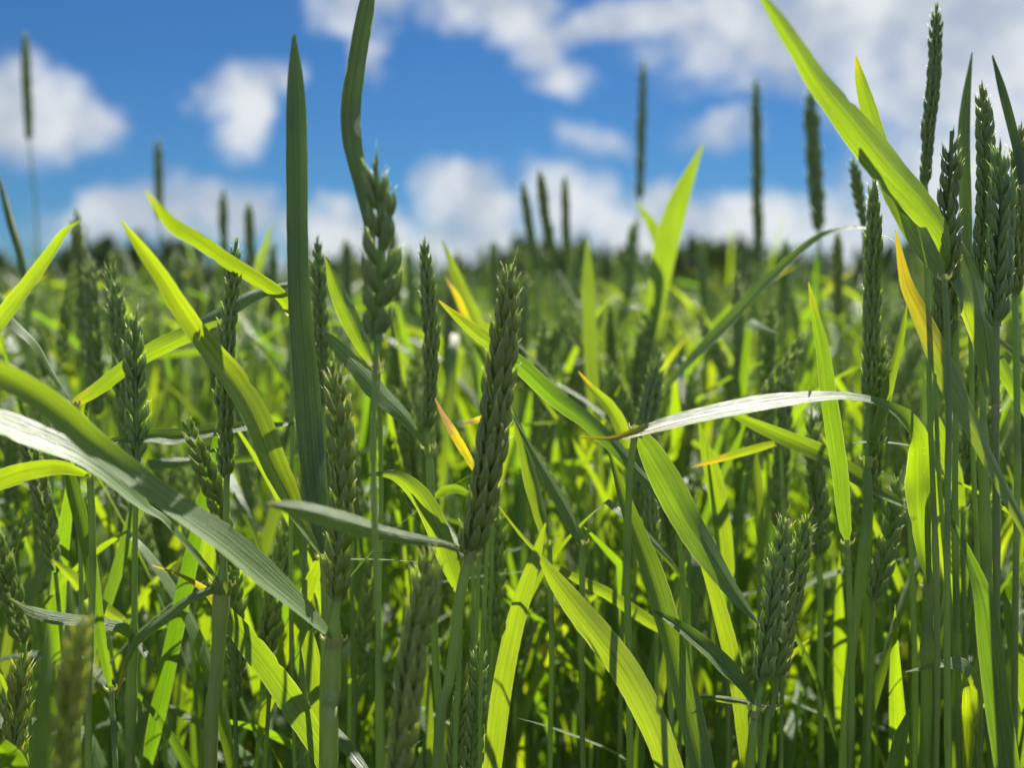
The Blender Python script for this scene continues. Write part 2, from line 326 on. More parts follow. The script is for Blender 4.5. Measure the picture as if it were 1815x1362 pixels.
FX, FY = np.meshgrid(fx, fy); rs = np.random.RandomState(3)
FXX = FX*FY*0.95 + FX*3; FZ = rise(FXX, FY) + 0.64 + rs.rand(*FX.shape)*0.14
v = np.stack([FXX, FY, FZ], -1).reshape(-1, 3); i, j = np.meshgrid(np.arange(119), np.arange(220), indexing='ij'); a = (i*221 + j).ravel()
me = bpy.data.meshes.new('crop_field'); me.from_pydata(v.tolist(), [], np.stack([a, a+1, a+222, a+221], 1).tolist()); me.materials.append(M_FIELD)
cf = link('crop_field', me); cf['kind'] = 'structure'; cf['label'] = 'green wheat crop stretching back to the forest'

def forest():
    rs = np.random.RandomState(21); V, F, M = [], [], []
    for n in range(420):
        x = -150 + 300*(n + rs.rand())/420; y = rs.uniform(165, 215); z0 = float(rise(np.array(x), np.array(y)))
        conif = rs.rand() < 0.55; h = rs.uniform(6.2, 8.6)*(1.22 if conif else 1.0)*(0.9 + 0.15*math.sin(x*0.07) + 0.12*math.sin(x*0.19+1)); w = h*(0.17 if conif else 0.36)
        b = len(V)                                                    # tapered trunk
        for zz, r in ((0, h*0.03), (h*0.8, h*0.008)):
            for a_ in range(5): V.append((x + r*math.cos(a_*1.257), y + r*math.sin(a_*1.257), z0 + zz))
        for a_ in range(5): F.append((b+a_, b+(a_+1) % 5, b+5+(a_+1) % 5, b+5+a_)); M.append(1)
        for q_ in range(170):                                         # leaf clumps through the crown
            t = rs.rand()**(1.3 if conif else 0.8); zz = h*(0.16 + 0.84*t)
            rr = w*((1-t)*1.05 + 0.05 if conif else math.sqrt(max(0.02, 1-(2*t-0.95)**2)))*math.sqrt(rs.rand()); an = rs.rand()*6.283
            c = np.array([x + rr*math.cos(an), y + rr*math.sin(an), z0 + zz]); s = h*rs.uniform(0.05, 0.10)
            e1 = unit(rs.randn(3)); e2 = unit(np.cross(e1, rs.randn(3))); b = len(V)
            for (p, q2) in ((-1, -.5), (.3, -1), (1, .4), (-.2, 1)): V.append(tuple(c + s*(p*e1 + q2*e2)))
            F.append((b, b+1, b+2, b+3)); M.append(0)
    me = bpy.data.meshes.new('distant_forest'); me.from_pydata(V, [], F); me.materials.append(M_TREE); me.materials.append(M_BARK)
    me.polygons.foreach_set('material_index', np.array(M, np.int32)); o = link('distant_forest', me); o['kind'] = 'stuff'; o['label'] = 'dark blurred forest edge along the far side of the field'
forest()

# ------------------------------------------------------------------ hero plants, traced leaf by leaf
GROUP_FRONT = 'wheat plants in the front of the field'
def best_psi(p, t, n0, w0, L):
    h = unit(SUN - unit(p - CAM))
    best, bp = 1e9, 0.0
    for ps in np.linspace(R(-68), R(68), 69):
        n = n0*math.cos(ps) - w0*math.sin(ps); e = (1 - n @ h) if L > 0.38 else (n @ SUN - L)**2 + 0.035*(ps/R(68))**2
        if e < best: best, bp = e, ps
    return bp
def make_leaf(parent, org, pts, d0, d1, lit, yel, rnd, fold=0.16, rolled=False, foot=None):
    c = np.array([[*PX(x, y, d0 + (d1-d0)*i/(len(pts)-1)), w] for i, (x, y, w) in enumerate(pts)])
    if foot is not None: c[0, :3] = foot
    n = min(56, max(22, 5*len(pts))); s = spline(c, n); P = s[:, :3]; wp = np.maximum(s[:, 3]*0.93, 0.6)
    T = unit(np.gradient(P, axis=0)); V = unit(P - CAM); dep = (P - CAM) @ FW
    w0 = unit(np.cross(T, V)); n0 = np.cross(w0, T); sg = np.sign((n0*V).sum(1)); n0 = -n0*sg[:, None]
    w0 = np.cross(T, n0)
    lits = np.interp(np.linspace(0, 1, n), np.linspace(0, 1, len(lit)), lit)
    psi = np.array([best_psi(P[i], T[i], n0[i], w0[i], lits[i]) for i in range(n)])
    ker = np.ones(9)/9; psi = np.convolve(np.pad(psi, 4, 'edge'), ker, 'valid')
    Wd = w0*np.cos(psi)[:, None] + n0*np.sin(psi)[:, None]; Nn = n0*np.cos(psi)[:, None] - w0*np.sin(psi)[:, None]
    hw = np.minimum(wp/FPX*dep/2/np.maximum(np.cos(psi), 0.40), 0.0115)
    u = np.linspace(0, 1, n); hw = hw*np.clip(0.30 + u*14, 0, 1); tip = np.clip((u - (1 - 0.16 - 0.5*min(yel, 1)))/(0.16 + 0.5*min(yel, 1)), 0, 1)
    ya = yel*1.15*tip + (0.75 if yel > 1.2 else 0.0) + 0.25*tip*(yel > 0)
    g = Geo()
    if rolled:                                                       # blade drawn rolled up: second layer added to darken it, joined at the margins
        for sg_ in (-1, 1): g.add(*ribbon(P - org + Nn*(hw*0.22*-sg_)[:, None], Wd, Nn, hw, rnd, ya, 6, 0.22*sg_, 0.0))
    else: g.add(*ribbon(P - org, Wd, Nn, hw, rnd, ya, 6, fold*random.choice((-1, 1))*random.uniform(.6, 1.3), 0.05))
    return link('leaf', mesh_from(g.pack(), 'leaf'), parent)
def make_collar(parent, org, p, t, r):
    g = Geo(); t = unit(t); P = [p - t*0.0030, p - t*0.0010, p + t*0.0006, p + t*0.0018]
    g.add(*tube(np.array(P) - org, np.array([1.01, 1.06, 1.12, 1.04])*r, 0.5, 0.55, 10, 1))
    a = unit(np.cross(t, FW))
    for s in (-1, 1):                                                # the two clasping auricles
        q = p + a*s*r*1.1; g.add(*tube(np.array([q, q + a*s*0.0012 + t*0.0010, q + a*s*0.0014 - FW*0.001 + t*0.0026]) - org, [0.0006, 0.0005, 0.0001], 0.5, 0.8, 4, 3))
    return link('collar', mesh_from(g.pack(), 'collar'), parent)
def ground_path(p_top_down, lean=None):
    """Carry a stem path (top to bottom, world points) on down to the soil."""
    p = [np.asarray(q) for q in p_top_down]; d = unit(p[-1] - p[-2]) if len(p) > 1 else np.array([0, 0, -1.0])
    d = unit(d*0.6 + np.array([0, 0.02, -1.0])); z = p[-1][2]
    for f in (0.3, 0.65, 1.0):
        q = p[-1] + d*((p[-1][2] - z*(1-f)) / max(-d[2], 0.2)) if f < 1 else p[-1] + d*(p[-1][2]/max(-d[2], 0.2)); p.append(q)
    return p
def hero(label, d, stem, ear=None, ew=0, phi=0.8, leaves=(), r=0.0015, sheath=None, anthers=0, yel=0.0, tone=None):
    """stem: pixel points top to bottom; ear: pixel points tip to base; leaves: (points base to tip, tip depth, lit, yellowing)."""
    tone = random.random() if tone is None else tone
    top = [PX(x, y, d) for x, y in stem]; path = ground_path(top); base = np.array([path[-1][0], path[-1][1], 0.0])
    root = bpy.data.objects.new('wheat_plant', None); col.objects.link(root); root.location = base; root.empty_display_size = 0.02
    root['label'] = label; root['category'] = 'wheat plant'; root['group'] = GROUP_FRONT
    pp = spline(np.array(path), 90); Ls = np.linspace(0, 1, 90); arc = Ls*np.linalg.norm(np.diff(pp, axis=0), axis=1).sum()
    pp = pp + np.outer(np.sin(arc*random.uniform(14, 26) + random.random()*6)*0.0014*np.clip(arc/0.08, 0, 1), np.array([1.0, .3, 0]))
    rad = r*(0.82 + 0.35*Ls)*(1 + 0.05*np.sin(arc*random.uniform(30, 60)))
    nodes = sum(np.exp(-((arc - a_)/0.0045)**2) for a_ in np.cumsum([random.uniform(.05, .16)] + [random.uniform(.12, .2) for _ in range(3)]))
    if sheath is not None:                                           # thicker below the collar, where the leaf sheath wraps the stem
        ys = np.array([to_px(p)[1] for p in pp]); rad = np.where(ys > sheath[0], sheath[1]*(1 - 0.12*np.clip((ys-sheath[0])/600, 0, 1)), rad)
    rad = rad*(1 + 0.30*np.minimum(nodes, 1)); sy = np.clip(yel*0.5 + 0.35*np.minimum(nodes, 1) + 0.22*np.sin(arc*random.uniform(9, 20) + random.random()*6)**2, 0, 1)
    g = Geo(); g.add(*tube(pp - base, rad, tone, sy, 9)); link('stem', mesh_from(g.pack(), 'stem'), root)
    if ear:
        ep = np.array([PX(x, y, d) for x, y in ear[::-1]]); face = -unit(ep.mean(0) - CAM)
        fr, axis, sc = ear_frames(ep, ew/FPX*d, phi, face); w_ = random.uniform(-.12, .12); b_ = random.uniform(.85, 1.12)
        ecol = (b_*(1 + w_ + yel*.42), b_*(1 + w_*.3 + yel*.20), b_*(1 - w_*1.5 - yel*.55))
        g = Geo(); g.add(*tube(axis - base, np.linspace(0.0022, 0.0010, len(axis))*sc, tone, 0.0, 7)); eo = link('ear', mesh_from(g.pack(), 'rachis'), root)
        for m, f in fr:
            o = link('spikelet', random.choice(SPK_AWN_MESH if f > 0.84 else SPK_MESH), eo)
            o.color = (*ecol, 1.0)
            mm = m.copy(); mm[:3, 3] -= base; o.matrix_local = Matrix(mm.tolist())
        for _ in range(anthers):
            m, f = random.choice(fr); p = m[:3, 3] + m[:3, 0]*random.uniform(.003, .006) + m[:3, 2]*random.uniform(.004, .008) + face*0.002
            q = p + np.array([random.uniform(-1, 1)*.0012, -.0004, -random.uniform(.0015, .003)]); g = Geo()
            g.add(*tube(np.array([p, p*.75+q*.25, p*.4+q*.6, q]) - base, [0.0002, 0.0006, 0.0006, 0.0002], .5, .8, 5, 3)); link('anther', mesh_from(g.pack(), 'anther'), eo)
    for lf in leaves:
        pts, d1, lit, yl = lf[:4]
        p = PX(pts[0][0], pts[0][1], d); i = int(np.argmin(np.linalg.norm(pp - p, axis=1)))
        foot = pp[i] + unit(CAM - pp[i])*rad[i]*0.6
        make_leaf(root, base, pts, d, d1, lit, yl, min(1, max(0, tone*0.5 + random.random()*0.5)), lf[4] if len(lf) > 4 else 0.30, len(lf) > 5, foot)
        if i < 89: make_collar(root, base, pp[i], pp[max(i-1, 0)] - pp[i+1], rad[min(i+1, 89)])
    return root
TR, DK, GL = (-.7,), (-.12,), (.35,)     # how a blade stands to the sun: light through it, edge on, top face lit

# --- left part of the picture
hero('thick wheat plant with brownish soft ear and long pale leaf sweeping to left edge', .380, [(597,1062),(593,1118),(590,1240),(590,1362)],
     [(588,640),(603,760),(606,880),(601,980),(597,1066)], 56, 0.5, [([(588,1117,18),(530,1080,36),(470,1030,46),(400,970,48),(330,920,48),(240,850,46),(165,790,48),(115,742,50),(60,697,48),(0,664,48),(-70,630,30),(-130,606,4)], .31, (.45,.45,.45,.2,-.35,-.5), .1)], .0020, (1119, .0031), 0, .35, .6)
hero('wheat plant with tall dark ear, pale sunlit leaf at left edge and small yellow-tipped leaf', .40, [(402,845),(398,950),(393,1030),(387,1200),(380,1362)],
     [(419,422),(412,500),(403,600),(398,700),(402,848)], 38, 1.2, [([(390,1028,8),(338,976,11),(290,925,13),(263,907,17),(235,885,27),(190,848,36),(135,812,42),(70,785,46),(0,757,46),(-60,735,34),(-130,715,4)], .34, (.3,.45,.45,.45), 0),
     ([(385,1030,14),(338,1060,18),(284,1101,18),(247,1131,17),(226,1168,12),(206,1240,3)], .38, (.1,.1,-.4), .7)], .0014, (1030, .0027), 0, .1, .7)
hero('wheat plant with open herringbone ear and a short pale leaf lying level at left', .44, [(243,818),(236,1000),(232,1110),(226,1362)],
     [(240,560),(239,640),(242,740),(243,820)], 46, 0.0, [([(238,1120,10),(215,1110,22),(160,1101,20),(90,1092,24),(45,1078,15),(17,1062,2)], .40, (.35,), .35),
     ([(238,1132,6),(256,1158,12),(276,1188,2)], .43, (.3,), 0)], .0013, (1125, .0021), 0, .1, .4)
hero('wheat plant with one tall broad dark blade rising into the sky beside the brownish ear', .390, [(574,990),(578,1120),(580,1362)], None, 0, 0,
     [([(572,985,20),(560,880,44),(550,780,50),(540,650,48),(530,520,42),(527,400,40),(526,250,40),(524,150,32),(521,60,6)], .49, (-.12,), 0, .2, 1)], .0018)
hero('wheat plant whose slim greenish ear stands just right of the broad dark blade', .50, [(572,722),(578,900),(584,1362)], [(562,420),(566,520),(570,620),(572,722)], 34, 1.2)
hero('wheat plant with the largest soft ear and a dark blade reaching the top edge', .335, [(668,600),(665,700),(664,800),(667,1000),(668,1362)],
     [(664,285),(673,370),(676,450),(672,530),(668,604)], 68, 0.15, [([(666,628,9),(664,540,12),(657,420,18),(642,335,28),(625,255,36),(622,190,38),(634,100,34),(650,10,30),(664,-60,5)], .40, DK, 0, .2, 1)], .0012)
hero('wheat plant with dark ear, streaked grey-green leaf running up left towards the brownish ear', .46, [(757,762),(764,870),(770,1000),(778,1200),(782,1362)],
     [(751,425),(758,520),(764,620),(762,700),(757,764)], 38, 1.4, [([(760,800,5),(745,775,11),(720,740,24),(680,700,36),(640,655,36),(600,615,26),(575,590,8)], .43, (.18,), 0)], .0013, (800, .0018))
hero('main sharp wheat ear in the middle with its grey-green leaf pointing left', .385, [(834,982),(816,1054),(799,1206),(780,1362)],
     [(908,468),(895,580),(882,690),(868,800),(852,900),(833,986)], 64, 0.75, [([(830,972,8),(790,964,14),(750,957,20),(680,942,30),(620,925,37),(580,914,38),(520,900,28),(472,893,4)], .315, (.3,.22,.1), .25)], .0014, (985, .0020), 12, 0, .8)
hero('thin bare wheat stalk close behind the stem of the main middle ear', .400, [(868,900),(862,1054),(856,1200),(850,1362)], None, r=.0009)
hero('wheat plant with tall yellow-lit band-like leaf rising to the right behind the open ear', .46, [(524,498),(530,700),(540,1000),(545,1362)], None, 0, 0,
     [([(520,500,9),(490,507,14),(440,524,22),(392,554,28),(338,588,33),(270,622,32),(220,655,28),(175,690,25),(140,712,19),(118,726,4)], .44, (.3,.1,-.6,-.7,-.7), .35)], .0011)
hero('wheat plant with broad leaf, bright above and dark below, crossing behind the tall dark ear', .43, [(580,998),(583,1150),(584,1362)], None, 0, 0,
     [([(578,990,8),(535,932,24),(510,880,38),(480,820,46),(450,745,52),(415,680,50),(380,632,42),(345,585,38),(315,540,36),(285,490,30),(250,440,22),(215,392,4)], .34, (.25,0,0,-.65,-.7), 0)], .0014)
hero('wheat plant with level dark green leaf pointing left from beside the broad dark blade', .46, [(533,752),(538,1000),(540,1362)], None, 0, 0,
     [([(530,752,5),(450,756,14),(390,762,24),(310,776,30),(265,774,26),(190,785,10),(150,795,2)], .43, (.3,.1,.15), 0)], .0013)
hero('wheat plant with bright translucent leaf under the two long pale leaves at left edge', .39, [(160,845),(163,1000),(164,1362)], None, 0, 0,
     [([(158,843,6),(135,835,18),(100,828,28),(50,834,35),(0,850,36),(-60,880,8)], .37, TR, 0)], .0015)
hero('wheat plant with bright yellow-green blade slanting up from left edge towards the sky', .390, [(-42,620),(-40,900),(-40,1362)], None, 0, 0,
     [([(-40,620,28),(0,570,30),(50,505,26),(90,450,21),(115,412,13),(142,392,2)], .35, TR, .2)], .0013)
hero('wheat plant with narrow whitish leaf falling from the left edge below the yellow-green blade', .44, [(132,720),(138,1000),(140,1362)], None, 0, 0,
     [([(130,718,3),(90,655,11),(65,610,15),(20,565,16),(-10,510,18),(-60,470,5)], .42, (.3,.4,.4), 0)], .0011)
hero('soft-focus wheat ear beside the bright slanting blade at far left', .72, [(155,640),(160,900),(165,1362)], [(134,372),(140,470),(149,560),(155,642)], 30, 0.1)
hero('wheat plant with yellow blurred leaf arching down from sky left of broad dark blade', .46, [(516,562),(520,800),(524,1362)], None, 0, 0,
     [([(514,560,10),(498,525,24),(445,490,27),(400,462,28),(355,430,30),(305,398,26),(258,338,4)], .30, TR, .2)], .0011)
hero('dark narrow blade leaning left at the very left edge above the forest', .60, [(50,522),(55,800),(60,1362)], None, 0, 0, [([(50,520,8),(35,450,14),(15,380,14),(-5,300,3)], .62, DK, 0, .2, 1)], .0012)
hero('tallest blurred wheat ear against the white cloud at far left', 1.15, [(52,245),(62,390),(72,600),(80,1362)], [(44,55),(46,110),(49,180),(52,247)], 18, 0.7, r=.0011)
hero('small blurred wheat ear against blue sky between the two left clouds', 1.2, [(283,385),(286,600),(290,1362)], [(279,245),(281,300),(283,387)], 17, 0.7, r=.0011)
hero('slender dark wheat ear just left of the tall dark ear top, above the forest', 1.0, [(398,455),(400,700),(402,1362)], [(395,338),(396,400),(398,457)], 20, 1.2)
hero('slender dark wheat ear between tall dark ear and broad dark blade, above the forest', 1.0, [(446,475),(450,700),(452,1362)], [(440,360),(443,420),(446,477)], 20, 0.9)
hero('small brown-tipped green leaf leaning right at the skyline, left of the broad dark blade', .9, [(452,520),(455,700),(456,1362)], None, 0, 0, [([(450,520,12),(462,470,16),(474,430,12),(482,396,2)], .88, (-.5,), .3)], .001)
hero('wheat plant with bright leaf from lower middle rising left to an orange curled tip', .41, [(592,1385),(593,1420)], None, 0, 0,
     [([(590,1380,30),(570,1330,40),(530,1260,48),(490,1200,48),(440,1135,42),(400,1085,28),(365,1047,14),(320,1020,6),(270,1003,2)], .42, TR, .75)], .0018)
hero('wheat plant with short upright bright leaf left of the thick front stem', .44, [(572,1342),(574,1420)], None, 0, 0, [([(570,1340,18),(562,1230,32),(550,1150,30),(535,1095,14),(527,1065,2)], .44, (-.65,), 0)], .0014)
hero('wheat plant with small shadow-barred leaf behind the short pale level leaf', .46, [(230,1106),(233,1250),(236,1362)], None, 0, 0, [([(228,1105,8),(200,1090,20),(160,1060,26),(130,1025,22),(92,992,3)], .46, (-.55,), 0)], .0012)
hero('wheat plant with steep leaf dark above and bright below, left of the open ear stem', .40, [(197,1225),(200,1300),(202,1362)], None, 0, 0, [([(195,1220,10),(180,1140,18),(165,1040,24),(150,960,26),(125,860,24),(108,800,3)], .39, (-.7,-.4,0,0), 0)], .0012)
hero('wheat plant with glowing yellow ear in the bottom left corner', .40, [(18,1395),(17,1440)], [(42,1158),(33,1230),(25,1310),(18,1400)], 48, 0.0, yel=.5)
hero('blurred grey-green blade tip standing between two ears at bottom left', .27, [(70,1420),(69,1450)], None, 0, 0, [([(70,1420,34),(76,1350,36),(82,1250,32),(85,1160,20),(84,1100,3)], .275, (.1,), 0)], .0016)
hero('blurred brown-gold wheat ear leaning right near the bottom left corner', .28, [(110,1400),(108,1440)], [(146,1092),(131,1190),(119,1290),(110,1405)], 54, 0.6, yel=.6)
hero('rounded bright leaf cut by the bottom left corner', .390, [(45,1425),(46,1450)], None, 0, 0, [([(45,1425,30),(30,1365,40),(2,1328,32),(-40,1300,5)], .34, TR, 0)], .0015)
# --- middle part
hero('wheat plant with long leaf crossing behind main ear, lit left, dark lower right', .43, [(1203,930),(1212,1100),(1216,1362)], None, 0, 0,
     [([(1200,922,10),(1165,870,18),(1130,835,22),(1090,790,27),(1040,745,32),(985,705,35),(925,650,33),(875,612,28),(835,582,24),(800,553,12),(778,533,3)], .41, (.15,.05,-.4,-.65,-.7), .45)], .0013)
hero('wheat plant with broad leaf hanging to a long dark point below the level leaf', .42, [(1126,762),(1116,900),(1112,1362)], None, 0, 0,
     [([(1128,764,10),(1145,790,40),(1180,850,58),(1225,930,56),(1270,1000,42),(1310,1060,24),(1346,1108,3)], .40, (-.6,-.4,0,.1), 0)], .0016)
hero('wheat plant with broad bright leaf at bottom right of centre with thin yellow tip', .38, [(1207,1425),(1209,1450)], None, 0, 0,
     [([(1205,1420,40),(1185,1362,50),(1160,1290,55),(1120,1210,57),(1080,1150,55),(1035,1095,50),(985,1030,32),(955,985,10),(920,945,6),(884,898,2)], .40, (-.6,-.45,-.6), .3)], .0018)
hero('brightest upright yellow-green blade at bottom centre beside the main stem', .390, [(865,1425),(864,1450)], None, 0, 0,
     [([(865,1420,30),(873,1362,34),(880,1300,37),(890,1220,38),(905,1140,36),(925,1060,32),(948,990,22),(967,928,3)], .38, TR, .2)], .0018)
hero('wheat plant with long dark leaf running down to the bottom right of centre', .405, [(1256,1425),(1258,1450)], None, 0, 0,
     [([(1255,1420,44),(1240,1362,48),(1225,1300,48),(1200,1200,46),(1175,1100,44),(1145,1000,40),(1110,905,28),(1085,820,8),(1068,775,2)], .44, (-.05,), .3)], .0018)
hero('wheat plant with small shadow-barred leaf sloping behind the broad bright leaf', .46, [(1182,1122),(1186,1250),(1188,1362)], None, 0, 0, [([(1180,1120,18),(1140,1095,24),(1075,1052,22),(1029,1030,18),(985,1005,10),(958,985,2)], .46, (-.5,), .2)], .0013)
hero('wheat plant with arched bright leaf curling over to the left before the main ear', .41, [(816,1052),(815,1200),(812,1362)], None, 0, 0, [([(815,1050,12),(808,1030,26),(790,980,40),(770,925,42),(745,880,38),(712,849,26),(680,840,12),(638,845,2)], .40, (-.6,-.6,-.6,-.2), .25)], .0013)
hero('soft greenish-brown wheat ear standing in front at bottom centre left', .335, [(704,1380),(703,1440)], [(765,982),(748,1080),(730,1180),(716,1280),(704,1385)], 66, 0.7, yel=.3)
hero('small dark wheat ear at the bottom just left of the brightest blade', .42, [(835,1400),(834,1440)], [(846,1145),(846,1230),(840,1320),(835,1405)], 42, 0.1)
hero('small dark wheat ear at the bottom between soft brown ear and main stem', .43, [(802,1430),(801,1460)], [(822,1200),(813,1290),(806,1370),(802,1435)], 40, 0.0)
hero('wheat plant with bright-edged leaf behind the stalk of the largest soft ear', .45, [(670,662),(674,900),(676,1362)], None, 0, 0, [([(668,660,6),(650,622,24),(625,570,36),(600,515,30),(578,455,5)], .44, (-.3,), 0)], .0012)
hero('wheat plant with narrow orange-yellow pointed leaf left of the main ear', .43, [(851,852),(846,1000),(840,1362)], None, 0, 0, [([(850,850,4),(828,808,16),(803,765,16),(785,735,9),(771,706,2)], .43, TR, 1.25)], .001)
hero('wheat plant with tiny yellow leaf tip poking out left of the main ear', .47, [(872,738),(870,900),(866,1362)], None, 0, 0, [([(870,738,8),(850,744,13),(820,751,2)], .47, (-.6,), 1.3)], .001)
hero('wheat plant with orange-tipped leaf just above the level leaf tip, right of main ear', .49, [(1111,802),(1108,1000),(1104,1362)], None, 0, 0, [([(1110,800,14),(1100,760,26),(1080,722,23),(1050,690,13),(1025,659,2)], .48, (-.5,), .7)], .0012)
hero('wheat plant with small kinked bright leaf left of the main ear base', .46, [(838,882),(836,1000),(832,1362)], None, 0, 0, [([(836,880,5),(812,868,16),(786,872,18),(763,888,2)], .46, (-.5,), 0)], .001)
hero('wheat plant with dark steep blade just right of the main ear', .45, [(974,965),(978,1150),(980,1362)], None, 0, 0, [([(972,960,18),(950,870,28),(930,790,22),(904,708,3)], .45, (-.15,), 0)], .0013)
hero('wheat plant with pale-edged dark blade slanting right below the long crossing leaf', .44, [(1032,965),(1034,1150),(1036,1362)], None, 0, 0, [([(1030,960,16),(1005,905,24),(950,810,14),(906,732,2)], .44, (.05,), 0)], .0014)
hero('wheat plant with green leaf pointing up behind the upper main ear', .60, [(872,645),(874,900),(876,1362)], None, 0, 0, [([(870,640,10),(850,585,28),(820,520,26),(796,455,10),(783,425,2)], .62, (-.4,), .2), ([(868,660,8),(835,585,14),(812,530,12),(790,492,2)], .58, TR, 1.2)], .0012)
hero('wheat plant with upright blurred bright leaf near the middle of the field edge', .65, [(1056,802),(1058,1000),(1060,1362)], None, 0, 0, [([(1055,800,14),(1050,700,23),(1045,600,26),(1042,500,24),(1040,425,5)], .68, TR, 0)], .0012)
hero('wheat plant with two blurred bright leaves making a Y against the white cloud', .74, [(1156,605),(1158,900),(1160,1362)], None, 0, 0, [([(1155,600,18),(1165,520,38),(1182,430,46),(1206,350,36),(1246,255,4)], .72, TR, 0), ([(1160,560,12),(1172,470,18),(1160,412,22),(1128,358,3)], .76, TR, 0)], .0013)
hero('faint blurred wheat ear above the Y of bright leaves', 1.15, [(1134,350),(1128,600),(1126,1362)], [(1140,105),(1138,190),(1136,270),(1134,352)], 18, 0.7, r=.0011)
hero('dark blurred wheat ear standing alone in blue sky right of the Y leaves', 1.0, [(1344,455),(1346,700),(1348,1362)], [(1340,135),(1341,240),(1342,350),(1344,457)], 22, 0.8, r=.0013)
hero('leftmost of three blurred thin ears leaning left above the middle of the field', .9, [(952,480),(960,700),(964,1362)], [(926,322),(936,390),(952,482)], 20, 1.0)
hero('middle of three blurred thin ears leaning left above the middle of the field', .88, [(985,480),(990,700),(992,1362)], [(956,300),(966,380),(985,482)], 22, 1.0)
hero('rightmost of three blurred thin ears above the middle of the field', .95, [(1004,470),(1008,700),(1010,1362)], [(1000,312),(1003,390),(1004,472)], 18, 1.0)
hero('short blurred wheat ear at the skyline just left of the main ear tip', 1.1, [(881,545),(884,700),(886,1362)], [(874,428),(877,490),(881,547)], 22, 0.9)
hero('short blurred wheat ear at the skyline between largest soft ear and dark ear', 1.05, [(732,560),(736,700),(738,1362)], [(722,440),(727,500),(732,562)], 22, 0.9)
for where, d_, x_, t_, b_, w_, p_ in [                                # blurred ears breaking the skyline
    ('just right of the slanting bright blade at far left', 1.0, 188, 452, 560, 20, 0.2),
    ('left of the slender dark ears over the forest', 0.95, 322, 448, 570, 20, 1.0),
    ('nearest the slender dark ears, leaning right', 1.05, 352, 462, 570, 20, 0.4),
    ('close left of the broad dark blade', 0.9, 484, 432, 560, 22, 0.8),
    ('between broad dark blade and largest soft ear', 0.95, 618, 425, 545, 22, 0.9),
    ('close right of the largest soft ear', 0.85, 704, 405, 540, 24, 0.5),
    ('right of the dark ear beside largest soft ear', 1.0, 806, 446, 560, 22, 0.9),
    ('close right of the main ear tip', 0.95, 928, 436, 560, 22, 0.3),
    ('left of the upright blurred bright leaf', 1.1, 1018, 430, 545, 20, 1.1),
    ('in the fork of the Y of bright leaves', 0.9, 1112, 392, 530, 24, 0.7),
    ('right of the Y of bright leaves', 1.0, 1248, 428, 545, 20, 0.9),
    ('between the two dark ears right of the Y leaves', 0.9, 1388, 424, 560, 24, 0.4),
    ('between the blurred ear and straight dark ear', 0.8, 1486, 412, 560, 24, 1.0),
    ('right of the straight dark ear', 0.85, 1602, 430, 570, 22, 0.8),
]:
    q_ = random.uniform(-14, 14)
    hero('blurred wheat ear breaking the skyline ' + where, d_, [(x_, b_), (x_ + 3, 800), (x_ + 4, 1362)], [(x_ + q_, t_), (x_ + q_*.4, (t_ + b_)/2), (x_, b_ + 2)], w_, p_, r=.0012)
# --- right part
hero('wheat plant with stout ear and leaf that rises then bends level far left', .42, [(1670,606),(1655,705),(1640,800),(1637,900),(1640,1024),(1638,1150),(1637,1362)],
     [(1687,232),(1684,330),(1681,420),(1676,520),(1670,610)], 46, 0.2, [([(1640,1024,16),(1634,930,40),(1631,840,44),(1628,785,40),(1606,748,28),(1560,716,15),(1490,704,17),(1390,712,25),(1300,727,30),(1205,747,27),(1130,767,17),(1080,778,7),(1028,775,2)], .36, (-.1,-.1,0,.45,.45,.3,-.3), .55)], .0014, (1026, .0022))
hero('wheat plant with bright yellow-green upright blade with orange tip at right', .42, [(1502,965),(1506,1150),(1508,1362)], None, 0, 0, [([(1500,960,18),(1495,910,26),(1490,850,30),(1480,780,32),(1468,700,31),(1458,620,25),(1445,560,16),(1433,500,2)], .42, TR, .35)], .0015)
hero('straight dark wheat ear before the cloud with slim bright leaf beside its stem', .44, [(1540,705),(1536,818),(1537,900),(1529,986),(1519,1105),(1499,1362)],
     [(1549,316),(1548,420),(1546,520),(1543,620),(1540,708)], 40, 1.35, [([(1540,822,6),(1558,742,20),(1578,670,18),(1598,590,11),(1608,532,2)], .43, (-.35,), 0)], .0013, (820, .0020))
hero('largest bright blade at upper right, running up left to the top edge', .42, [(1687,485),(1695,700),(1700,1362)], None, 0, 0,
     [([(1685,482,12),(1672,412,34),(1635,360,54),(1590,310,62),(1540,250,60),(1490,190,52),(1450,140,40),(1415,85,32),(1385,40,28),(1335,-30,4)], .30, (-.4,-.5,-.55), 0)], .0014)
hero('bright narrower blade with brown tip standing across the largest upper right blade', .40, [(1642,445),(1650,700),(1655,1362)], None, 0, 0, [([(1640,442,14),(1612,385,24),(1590,330,28),(1572,280,30),(1555,240,32),(1540,190,30),(1526,140,20),(1517,98,3)], .395, (-.65,), .4)], .0012)
hero('added dark blade standing in for a shadow on the largest upper right blade', .385, [(1674,495),(1680,700),(1684,1362)], None, 0, 0, [([(1672,490,16),(1650,455,34),(1625,410,44),(1597,350,46),(1570,295,38),(1550,250,22),(1535,220,3)], .42, DK, 0, .3)], .0013)  # blade added in place of the shadow that falls on the blade behind
hero('olive leaf with red and yellow tip falling to the right edge', .38, [(1852,995),(1855,1200),(1856,1362)], None, 0, 0, [([(1850,990,14),(1800,900,20),(1765,830,25),(1730,760,31),(1700,700,39),(1675,645,41),(1650,590,39),(1625,540,31),(1605,495,22),(1587,408,3)], .40, (0,-.1,-.3,-.6), .85)], .0014)
